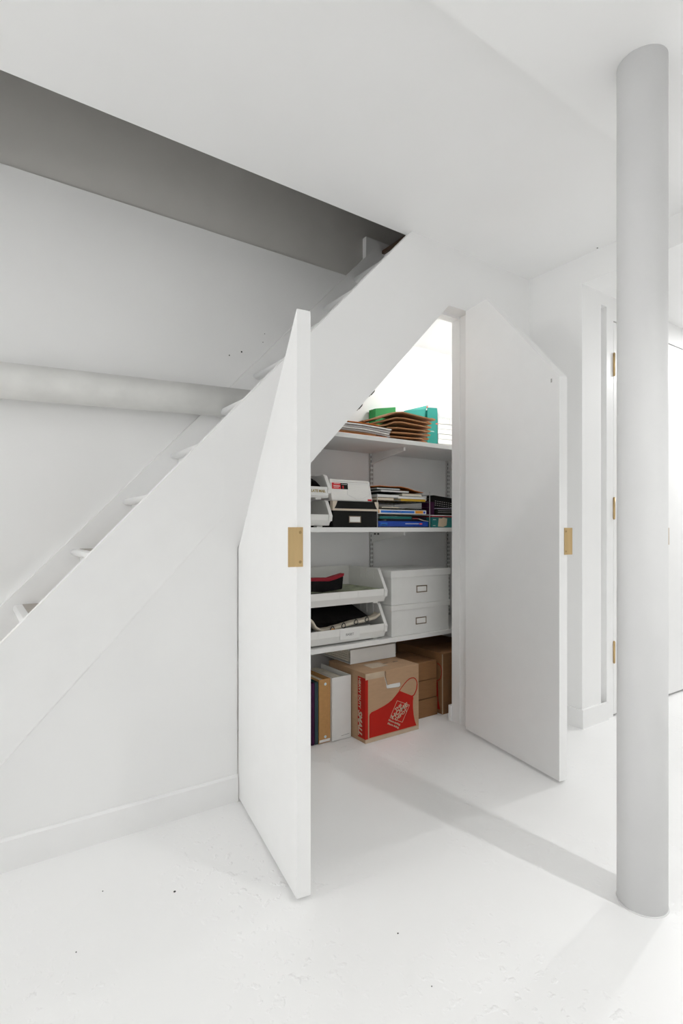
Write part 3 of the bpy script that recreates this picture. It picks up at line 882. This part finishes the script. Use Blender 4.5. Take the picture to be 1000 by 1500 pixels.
photo_box(1.779, 2.190, 2.136, 2.44, 0.4445, 0.578, 0.606, 'white lidded photo box with metal label holder, lower of the two', 1.983, 0.512)
photo_box(1.777, 2.193, 2.136, 2.44, 0.6065, 0.748, 0.784, 'white lidded photo box with metal label holder, stacked on top', 1.988, 0.681)

# ================================================================== MIDDLE SHELF
Z2 = SH[1]
sb1 = stack_bin('parts_bin', 1.17, 1.402, 2.128, 2.42, Z2 + 0.0085, 0.122, 0.052, 'small white open-front bin on the middle shelf, lower one', 'bin', 'small white stacking bins', (), 0.034)
sb2 = stack_bin('parts_bin', 1.17, 1.395, 2.128, 2.42, Z2 + 0.140, 0.112, 0.050, 'small white open-front bin with a gold label, upper one on the middle shelf', 'bin', 'small white stacking bins', (), 0.034)
l_ = MB().box(1.25, 1.385, 2.1262, 2.128, Z2 + 0.149, Z2 + 0.187).build('name_label', 'white_card', sb2)
MB().text('LATE MAIL', 0.0165, (1, 0, 0), (0, 0, 1), (0, -1, 0), (1.330, 2.1260, Z2 + 0.169), 0.0004, 'CENTER', 0, 0.0008).build('lettering', 'gold_ink', l_)
tag(MB().ribbon([(1.19, 1.155), (1.23, 1.215), (1.29, 1.232), (1.35, 1.205), (1.385, 1.175)], 0.03, 2.18, 2.40, 0.5).build('black_pouch', 'black_soft', None, 0, True),
    'crumpled black pouch in the upper small bin on the middle shelf', 'pouch')
tag(MB().ribbon([(1.412, 1.262), (1.45, 1.262), (1.50, 1.248), (1.56, 1.226)], 0.006, 2.30, 2.42, 0.5).build('grey_sleeve', 'grey_paper'),
    'grey paper sleeve propped behind the white package on the middle shelf', 'paper')

bk = thing('document_box', (1.555, 2.28, Z2), 'black lidded document box with pale corners and label holder on the middle shelf', 'box')
bx0_, bx1_, byy0, byy1 = 1.422, 1.688, 2.14, 2.45
B(bx0_, bx1_, byy0, byy1, Z2 + 0.0005, Z2 + 0.084).build('body', 'black_card', bk, 0.0012)
ld_ = B(bx0_ - 0.004, bx1_ + 0.004, byy0 - 0.004, byy1, Z2 + 0.090, Z2 + 0.127).build('lid', 'black_card', bk, 0.0015)
B(bx0_ - 0.0045, bx1_ + 0.0045, byy0 - 0.0055, byy1, Z2 + 0.081, Z2 + 0.091).build('lid_trim', 'beige_trim', ld_, 0.001)
for sx in (bx0_ - 0.0045, bx1_ + 0.0045):
    k = 1 if sx < 1.5 else -1
    MB().prism([(sx, Z2 + 0.091), (sx, Z2 + 0.1275), (sx + k * 0.026, Z2 + 0.1275), (sx + k * 0.018, Z2 + 0.108), (sx + k * 0.008, Z2 + 0.091)], 'y', byy0 - 0.0055, byy0 + 0.02).build('corner_guard', 'beige_trim', ld_)
hh = MB().panel([(1.514, Z2 + 0.023), (1.585, Z2 + 0.023), (1.585, Z2 + 0.056), (1.514, Z2 + 0.056)], [(1.518, Z2 + 0.027), (1.581, Z2 + 0.027), (1.581, Z2 + 0.052), (1.518, Z2 + 0.052)], 'y', byy0 - 0.002, byy0).build('label_holder', 'bronze', bk)
B(1.517, 1.582, byy0 - 0.0008, byy0, Z2 + 0.026, Z2 + 0.053).build('card', 'white_paper', hh)

pk = thing('white_package', (1.54, 2.16, Z2 + 0.128), 'white package with red and black label standing on the black document box', 'package')
Tk = Matrix.Translation((1.416, 2.150, Z2 + 0.128)) @ Matrix.Rotation(math.radians(-6), 4, 'X')
MB(Tk).prism([(0.006, 0.0), (0.252, 0.0), (0.240, 0.105), (0.0, 0.107)], 'y', 0.0, 0.03).build('pack', 'white_paper', pk, 0.004)
q = MB(Tk)
hexa = [(0.100, 0.088), (0.235, 0.088), (0.236, 0.034), (0.190, 0.014), (0.150, 0.011), (0.098, 0.032)]
q.panel(hexa, [(0.103, 0.0855), (0.2325, 0.0855), (0.2335, 0.0365), (0.188, 0.0168), (0.151, 0.014), (0.101, 0.034)], 'y', -0.0008, 0.0)
q.build('window_crease', 'white_card', pk)
MB(Tk).box(0.012, 0.230, -0.0008, 0, 0.094, 0.0955).build('seam', 'grey_paper', pk)
MB(Tk).box(0.010, 0.061, -0.0010, 0, 0.058, 0.088).build('red_label', 'red_label', pk)
MB(Tk).box(0.061, 0.103, -0.0010, 0, 0.058, 0.088).build('black_label', 'black_card', pk)
q = MB(Tk)
for (a_, b_, zc) in ((0.022, 0.056, 0.083), (0.019, 0.056, 0.0735), (0.019, 0.056, 0.0705), (0.019, 0.050, 0.064), (0.066, 0.098, 0.081)):
    q.box(a_, b_, -0.0013, -0.0009, zc, zc + 0.0018)
q.build('label_print', 'white_card', pk)
MB(Tk).box(0.071, 0.078, -0.0013, -0.0009, 0.061, 0.075).build('label_icon', 'red_label', pk)
MB(Tk).box(0.221, 0.245, -0.0010, 0, 0.004, 0.013).build('price_tag', 'red_label', pk)

# --- wire letter tray with three tiers and the books in it
TX0, TX1, TY0, TY1 = 1.697, 2.060, 2.150, 2.45
tr = thing('letter_tray', (1.88, 2.3, Z2), 'three-tier black wire letter tray full of books on the middle shelf', 'tray')
tz = (Z2 + 0.0030, Z2 + 0.070, Z2 + 0.1375)
for k, z in enumerate(tz):
    m = MB()
    m.tube([(TX0, TY0, z), (TX1, TY0, z), (TX1, TY1, z), (TX0, TY1, z)], 0.0018, 6, True)
    for i in range(1, 12):
        x = TX0 + (TX1 - TX0) * i / 12
        m.tube([(x, TY0, z), (x, TY1, z)], 0.0009, 5)
    m.build('tier', 'silver' if k == 1 else 'wire', tr)
    if k == 1 or k == 2:
        w_ = MB()
        for zz in (z + 0.02, z + 0.04):
            w_.tube([(TX1, TY0, zz - 0.0), (TX1, TY1, zz)], 0.0010, 5)
            w_.tube([(TX0, TY1, zz), (TX1, TY1, zz)], 0.0010, 5)
        w_.build('side_wires', 'wire', tr)
for x, y in ((TX0, TY0), (TX1, TY0), (TX0, TY1), (TX1, TY1)):
    MB().tube([(x, y, Z2 + 0.0005), (x, y, Z2 + (0.196 if x > 1.9 else 0.17))], 0.0021, 8).build('post', 'silver', tr)
G = 'books in the wire tray'
zb = Z2 + 0.0052
book('book', 1.708, 2.054, 2.156, 2.40, zb, 0.0275, 'blue', 'thick royal blue book at the bottom of the wire tray', 'spine', group=G,
     deco=[('spine_badge', 1.722, 1.768, 0.004, 0.020, 'blue_light'), ('spine_print', 1.728, 1.760, 0.008, 0.0125, 'gold_ink'), ('spine_print', 1.89, 1.985, 0.0135, 0.0165, 'white_card'), ('red_tab', 1.990, 2.010, 0.0115, 0.0185, 'coral')])
book('book', 1.765, 2.048, 2.160, 2.39, zb + 0.028, 0.012, 'navy', 'thin near-black book on the royal blue book', 'spine', group=G)
tag(MB().ribbon([(1.985, zb + 0.0405), (2.02, zb + 0.031), (2.054, zb + 0.028)], 0.0025, 2.152, 2.20, 0.8).build('curled_page', 'cream'), 'curled cream page poking out at the right of the bottom tray tier', 'paper')
book('book', 1.722, 1.935, 2.158, 2.38, zb + 0.0405, 0.012, 'teal_dark', 'thin teal book on the bottom tier of the wire tray', 'spine', group=G)
book('book', 1.938, 2.048, 2.162, 2.38, zb + 0.0405, 0.009, 'navy', 'small dark book beside the thin teal one on the bottom tier', 'spine', group=G, deco=[('spine_print', 1.945, 1.985, 0.0015, 0.004, 'coral')])
zm = tz[1] + 0.002
book('book', 1.706, 2.036, 2.152, 2.40, zm, 0.0205, 'white_card', 'white book with blue spine band and orange patch on the middle tier', 'spine', 'white_paper', G,
     deco=[('blue_band', 1.722, 1.950, 0.0040, 0.0155, 'blue_light'), ('orange_patch', 1.957, 2.012, 0.003, 0.018, 'orange'), ('blue_patch', 2.015, 2.029, 0.004, 0.0155, 'blue'), ('spine_print', 1.79, 1.86, 0.0085, 0.0108, 'white_card'), ('orange_edge', 1.7065, 1.712, 0.002, 0.0185, 'orange')])
book('book', 1.732, 2.034, 2.156, 2.39, zm + 0.021, 0.007, 'black_card', 'thin black book on the white book with the blue band', 'spine', group=G)
book('book', 1.735, 1.852, 2.160, 2.36, zm + 0.0285, 0.006, 'cream', 'thin cream booklet on the thin black book', 'pages', 'cream', G)
zt_ = tz[2] + 0.002
book('book', 1.700, 1.816, 2.158, 2.36, zt_, 0.014, 'tan', 'tan book lowest at the left of the top tray tier', 'pages', 'cream', G)
book('book', 1.702, 1.850, 2.156, 2.37, zt_ + 0.0145, 0.0175, 'dark_green', 'pale-paged book with dark cover on the tan book', 'pages', 'white_paper', G)
book('book', 1.858, 2.034, 2.156, 2.36, zt_ - 0.0003, 0.0125, 'yellow', 'mustard yellow book at the right of the top tray tier', 'spine', group=G)
book('book', 1.838, 2.030, 2.153, 2.37, zt_ + 0.0127, 0.0115, 'white_card', 'white book on the mustard yellow book', 'spine', 'white_paper', G)
book('book', 1.868, 2.012, 2.157, 2.36, zt_ + 0.0247, 0.0175, 'black_card', 'thick black-covered book with cream pages on the white book', 'pages', 'cream', G)
book('book', 1.722, 1.915, 2.152, 2.37, zt_ + 0.0425, 0.0120, 'black_card', 'wide thin book with white pages below the grey one on the top tier', 'pages', 'white_paper', G)
book('book', 1.701, 1.858, 2.158, 2.37, zt_ + 0.0550, 0.0100, 'dark_green', 'pale grey-paged book uppermost at the left of the tray', 'pages', 'white_paper', G)
tag(MB().ribbon([(1.675, zt_ + 0.068), (1.72, zt_ + 0.072), (1.79, zt_ + 0.071), (1.86, zt_ + 0.073), (1.91, zt_ + 0.068), (1.96, zt_ + 0.056), (2.022, zt_ + 0.048)], 0.0035, 2.16, 2.42, 0.8).build('kraft_envelope', 'orange_kraft'),
    'tan envelope draped over the books on the top of the wire tray', 'envelope')

# --- teal box and black things at the right
tl = thing('flat_box', (2.2, 2.3, Z2), 'low dark teal box with red top stripe and beige tape patch', 'box')
B(2.066, 2.40, 2.14, 2.42, Z2 + 0.0005, Z2 + 0.057).build('body', 'teal_dark', tl, 0.001)
B(2.066, 2.40, 2.1392, 2.42, Z2 + 0.0572, Z2 + 0.0645).build('lid', 'red_cloth', tl)
B(2.062, 2.404, 2.136, 2.424, Z2 + 0.0647, Z2 + 0.0685).build('white_sheet', 'white_paper', tl)
MB().prism([(2.112, Z2 + 0.006), (2.118, Z2 + 0.052), (2.140, Z2 + 0.050), (2.152, Z2 + 0.056), (2.182, Z2 + 0.050), (2.176, Z2 + 0.012), (2.150, Z2 + 0.004)], 'y', 2.138, 2.14).build('tape_patch', 'beige_tape', tl)
MB().box(2.075, 2.098, 2.1394, 2.14, Z2 + 0.042, Z2 + 0.0445).box(2.075, 2.094, 2.1394, 2.14, Z2 + 0.010, Z2 + 0.012).build('print', 'white_card', tl)
t = thing('purple_folder', (2.10, 2.26, Z2 + 0.069), 'dark purple folder standing on the low teal box beside the tray', 'folder')
B(2.070, 2.074, 2.165, 2.225, Z2 + 0.069, Z2 + 0.148).box(2.074, 2.108, 2.165, 2.169, Z2 + 0.069, Z2 + 0.142).build('cover', 'purple', t)
B(2.075, 2.104, 2.171, 2.225, Z2 + 0.070, Z2 + 0.134).build('leaves', 'black_card', t)
t = thing('black_case', (2.22, 2.2, Z2 + 0.069), 'black case with a lavender sheet on top, on the low teal box', 'case')
MB().prism([(2.125, Z2 + 0.069), (2.115, Z2 + 0.098), (2.125, Z2 + 0.104), (2.36, Z2 + 0.104), (2.36, Z2 + 0.069)], 'y', 2.158, 2.36).build('body', 'black_soft', t, 0.002)
MB().prism([(2.12, Z2 + 0.1042), (2.12, Z2 + 0.108), (2.36, Z2 + 0.108), (2.36, Z2 + 0.1042)], 'y', 2.155, 2.37).build('lavender_sheet', 'lavender', t)
for dz in (0.014, 0.024):
    B(2.13, 2.35, 2.1565, 2.158, Z2 + 0.069 + dz, Z2 + 0.071 + dz).build('zip', 'grey_plate', t)
t = thing('black_device', (2.34, 2.34, Z2 + 0.109), 'black boxy device leaning on top of the black case in the corner', 'device')
Td = Matrix.Translation((2.215, 2.285, Z2 + 0.128)) @ Matrix.Rotation(math.radians(5), 4, 'Y')
MB(Td).box(0, 0.20, 0, 0.06, -0.012, 0.062).build('body', 'black_card', t, 0.003)
q = MB(Td)
for i in range(10):
    for j in range(3):
        q.box(0.014 + 0.018 * i, 0.024 + 0.018 * i, -0.0008, 0, 0.004 + 0.012 * j, 0.0075 + 0.012 * j)
o = q.build('grille', 'grey_plate', t); o['kind'] = 'stuff'

# ================================================================== TOP SHELF
Z1 = SH[0]
lay = [([(1.46, 0.001), (1.60, 0.001), (1.772, 0.001)], 0.012, 'orange_kraft', 'orange kraft folder at the bottom of the paper pile on the top shelf', 'folder'),
       ([(1.452, 0.014), (1.58, 0.014), (1.70, 0.012)], 0.008, 'kraft', 'brown kraft folder near the bottom of the paper pile on the top shelf', 'folder'),
       ([(1.462, 0.023), (1.62, 0.024), (1.795, 0.014)], 0.009, 'grey_paper', 'grey booklet above the brown folder in the paper pile', 'booklet'),
       ([(1.470, 0.033), (1.62, 0.035), (1.785, 0.025)], 0.006, 'white_paper', 'white booklet in the middle of the paper pile on the top shelf', 'booklet'),
       ([(1.478, 0.041), (1.62, 0.043), (1.796, 0.035)], 0.010, 'grey_paper', 'thick grey booklet below the topmost sheets of the paper pile', 'booklet'),
       ([(1.490, 0.054), (1.62, 0.056), (1.80, 0.049)], 0.007, 'white_paper', 'white booklet near the top of the paper pile on the top shelf', 'booklet'),
       ([(1.500, 0.064), (1.58, 0.066), (1.72, 0.066)], 0.004, 'orange_kraft', 'orange brown folder topmost on the paper pile of the top shelf', 'folder')]
for prof, thk, mm, lab, cat in lay:
    o = MB().ribbon([(x, Z1 + z) for x, z in prof], thk, 2.16 + 0.012 * random.random(), 2.42, 0.85, 3).build(cat, mm)
    tag(o, lab, cat, 'papers piled at the left of the top shelf')

env = [([(1.805, 0.003), (1.95, 0.006), (2.085, 0.010)], 'lowest of the seven'),
       ([(1.803, 0.021), (1.95, 0.025), (2.100, 0.030)], 'second from the bottom'),
       ([(1.806, 0.042), (1.95, 0.049), (2.110, 0.052)], 'third from the bottom'),
       ([(1.800, 0.063), (1.88, 0.071), (2.112, 0.074)], 'fourth from the bottom'),
       ([(1.720, 0.062), (1.800, 0.078), (1.850, 0.098), (1.90, 0.104), (2.00, 0.101), (2.118, 0.096)], 'bent one, third from the top'),
       ([(1.690, 0.072), (1.790, 0.100), (1.865, 0.124), (1.92, 0.128), (2.00, 0.125), (2.122, 0.118)], 'bent one, second from the top'),
       ([(1.645, 0.080), (1.76, 0.112), (1.86, 0.150), (1.910, 0.158), (2.00, 0.152), (2.08, 0.147), (2.150, 0.143)], 'topmost and bent')]
for prof, lab in env:
    t = thing('padded_envelope', (1.95, 2.32, Z1 + prof[0][1]), 'brown padded kraft envelope in the top shelf stack, ' + lab, 'envelope', 'padded envelopes on the top shelf')
    MB().ribbon([(x, Z1 + z) for x, z in prof], 0.0135, 2.198 + 0.006 * random.random(), 2.375, 0.45, 4).build('envelope', 'kraft', t)
    x1, z1 = prof[-1]
    MB().ribbon([(x1 - 0.030, Z1 + z1 + 0.0125), (x1 + 0.004, Z1 + z1 + 0.0095)], 0.0022, 2.200, 2.374, 0.9, 2).build('flap', 'orange_kraft', t)

tag(MB().prism([(1.905, 2.43), (2.055, 2.43), (2.055, 2.49), (1.905, 2.49)], 'z', Z1 + 0.001, Z1 + 0.226).prism([(1.905, Z1 + 0.226), (2.055, Z1 + 0.226), (2.055, Z1 + 0.253), (1.905, Z1 + 0.226)], 'y', 2.43, 2.49).build('green_box', 'green'),
    'green cardboard box standing behind the padded envelopes', 'box')

tb = thing('teal_box', (2.31, 2.43, Z1), 'tall teal carton with its flap open on the top shelf behind the padded envelopes', 'box')
tx0, tx1, ty0, ty1 = 2.266, 2.352, 2.385, 2.485
b = MB(); w_ = 0.003
b.prism([(tx0, Z1 + 0.0005), (tx1 - 0.002, Z1 + 0.0005), (tx1 - 0.002, Z1 + 0.20), (tx1, Z1 + 0.245), (tx1 - 0.006, Z1 + 0.276), (tx0, Z1 + 0.270)], 'y', ty0, ty0 + w_)
b.box(tx0, tx0 + w_, ty0 + w_, ty1, Z1 + 0.0005, Z1 + 0.255); b.box(tx1 - w_ - 0.002, tx1 - 0.002, ty0 + w_, ty1, Z1 + 0.0005, Z1 + 0.255)
b.box(tx0 + w_, tx1 - w_, ty1 - w_, ty1, Z1 + 0.0005, Z1 + 0.255)
b.build('body', 'teal', tb)
b = MB()
q1 = [(tx0 + 0.002, ty0 + 0.012, Z1 + 0.262), (tx0 + 0.018, ty0 + 0.010, Z1 + 0.288), (2.135, ty0 + 0.060, Z1 + 0.244), (2.128, ty0 + 0.064, Z1 + 0.225), (tx0 + 0.002, ty0 + 0.020, Z1 + 0.205)]
A_ = [b.v(p_) for p_ in q1]; B_ = [b.v((p_[0], p_[1] + 0.0025, p_[2])) for p_ in q1]
b.face(A_); b.face(B_[::-1])
for i in range(5):
    b.face([A_[i], B_[i], B_[(i + 1) % 5], A_[(i + 1) % 5]])
b.build('flap', 'teal_light', tb)
B(2.336, tx1 + 0.0008, ty0 - 0.0006, ty0, Z1 + 0.176, Z1 + 0.183).build('sticker', 'coral', tb)
B(tx0 + 0.001, tx0 + 0.012, ty0 + 0.006, ty0 + 0.0075, Z1 + 0.268, Z1 + 0.280).build('sticker', 'coral', tb)
q = MB().box(2.292, 2.324, ty0 - 0.0006, ty0, Z1 + 0.1275, Z1 + 0.129).box(2.298, 2.318, ty0 - 0.0006, ty0, Z1 + 0.131, Z1 + 0.1322)
q.build('print', 'white_card', tb)

# clear rack with white paper packs in the right corner, clear holder on top of it
for i in range(7):
    h0, dx = 0.001 + 0.0305 * i, (0.0, 0.004, 0.001, 0.005, 0.0, 0.003, 0.001)[i]
    o = MB().ribbon([(2.362 + dx, Z1 + h0), (2.42, Z1 + h0 + 0.0006 * i), (2.48, Z1 + h0 + 0.001 * i), (2.60, Z1 + h0 + 0.001 * i)], 0.0296, 2.392 + 0.002 * (i % 2), 2.48, 0.95, 3).build('paper_ream', 'white_paper')
    tag(o, 'white paper pack in the clear rack right of the teal carton, %s of seven' % ('lowest', 'second', 'third', 'fourth', 'fifth', 'sixth', 'topmost')[i], 'paper pack', 'white paper packs on the top shelf')
rk = thing('clear_rack', (2.48, 2.43, Z1), 'clear acrylic rack with steel rods around the white paper packs', 'rack')
for x in (2.356, 2.612):
    B(x, x + 0.002, 2.386, 2.486, Z1 + 0.001, Z1 + 0.226).build('side_panel', 'clear', rk)
for z in (0.190, 0.224):
    MB().tube([(2.354, 2.386, Z1 + z - (0.012 if z > .2 else 0)), (2.48, 2.386, Z1 + z), (2.616, 2.386, Z1 + z)], 0.0011, 6).build('rod', 'silver', rk)
MB().tube([(2.455, 2.386, Z1 + 0.190), (2.455, 2.386, Z1 + 0.224)], 0.0011, 6).build('rod', 'silver', rk)
fh = thing('magazine_holder', (2.45, 2.43, Z1 + 0.228), 'tall clear acrylic magazine holder on the top shelf beside the jamb', 'holder')
m = MB()
for x in (2.375, 2.505):
    m.prism([(2.395, Z1 + 0.232), (2.485, Z1 + 0.232), (2.485, Z1 + 0.50), (2.46, Z1 + 0.50), (2.395, Z1 + 0.43)], 'x', x, x + 0.002)
m.box(2.377, 2.505, 2.483, 2.485, Z1 + 0.232, Z1 + 0.50)
m.box(2.375, 2.507, 2.395, 2.485, Z1 + 0.2295, Z1 + 0.232)
m.build('shell', 'clear', fh)
MB().tube([(2.440, 2.40, Z1 + 0.435), (2.470, 2.40, Z1 + 0.335)], 0.0009, 6).build('clip_wire', 'steel_white', fh)
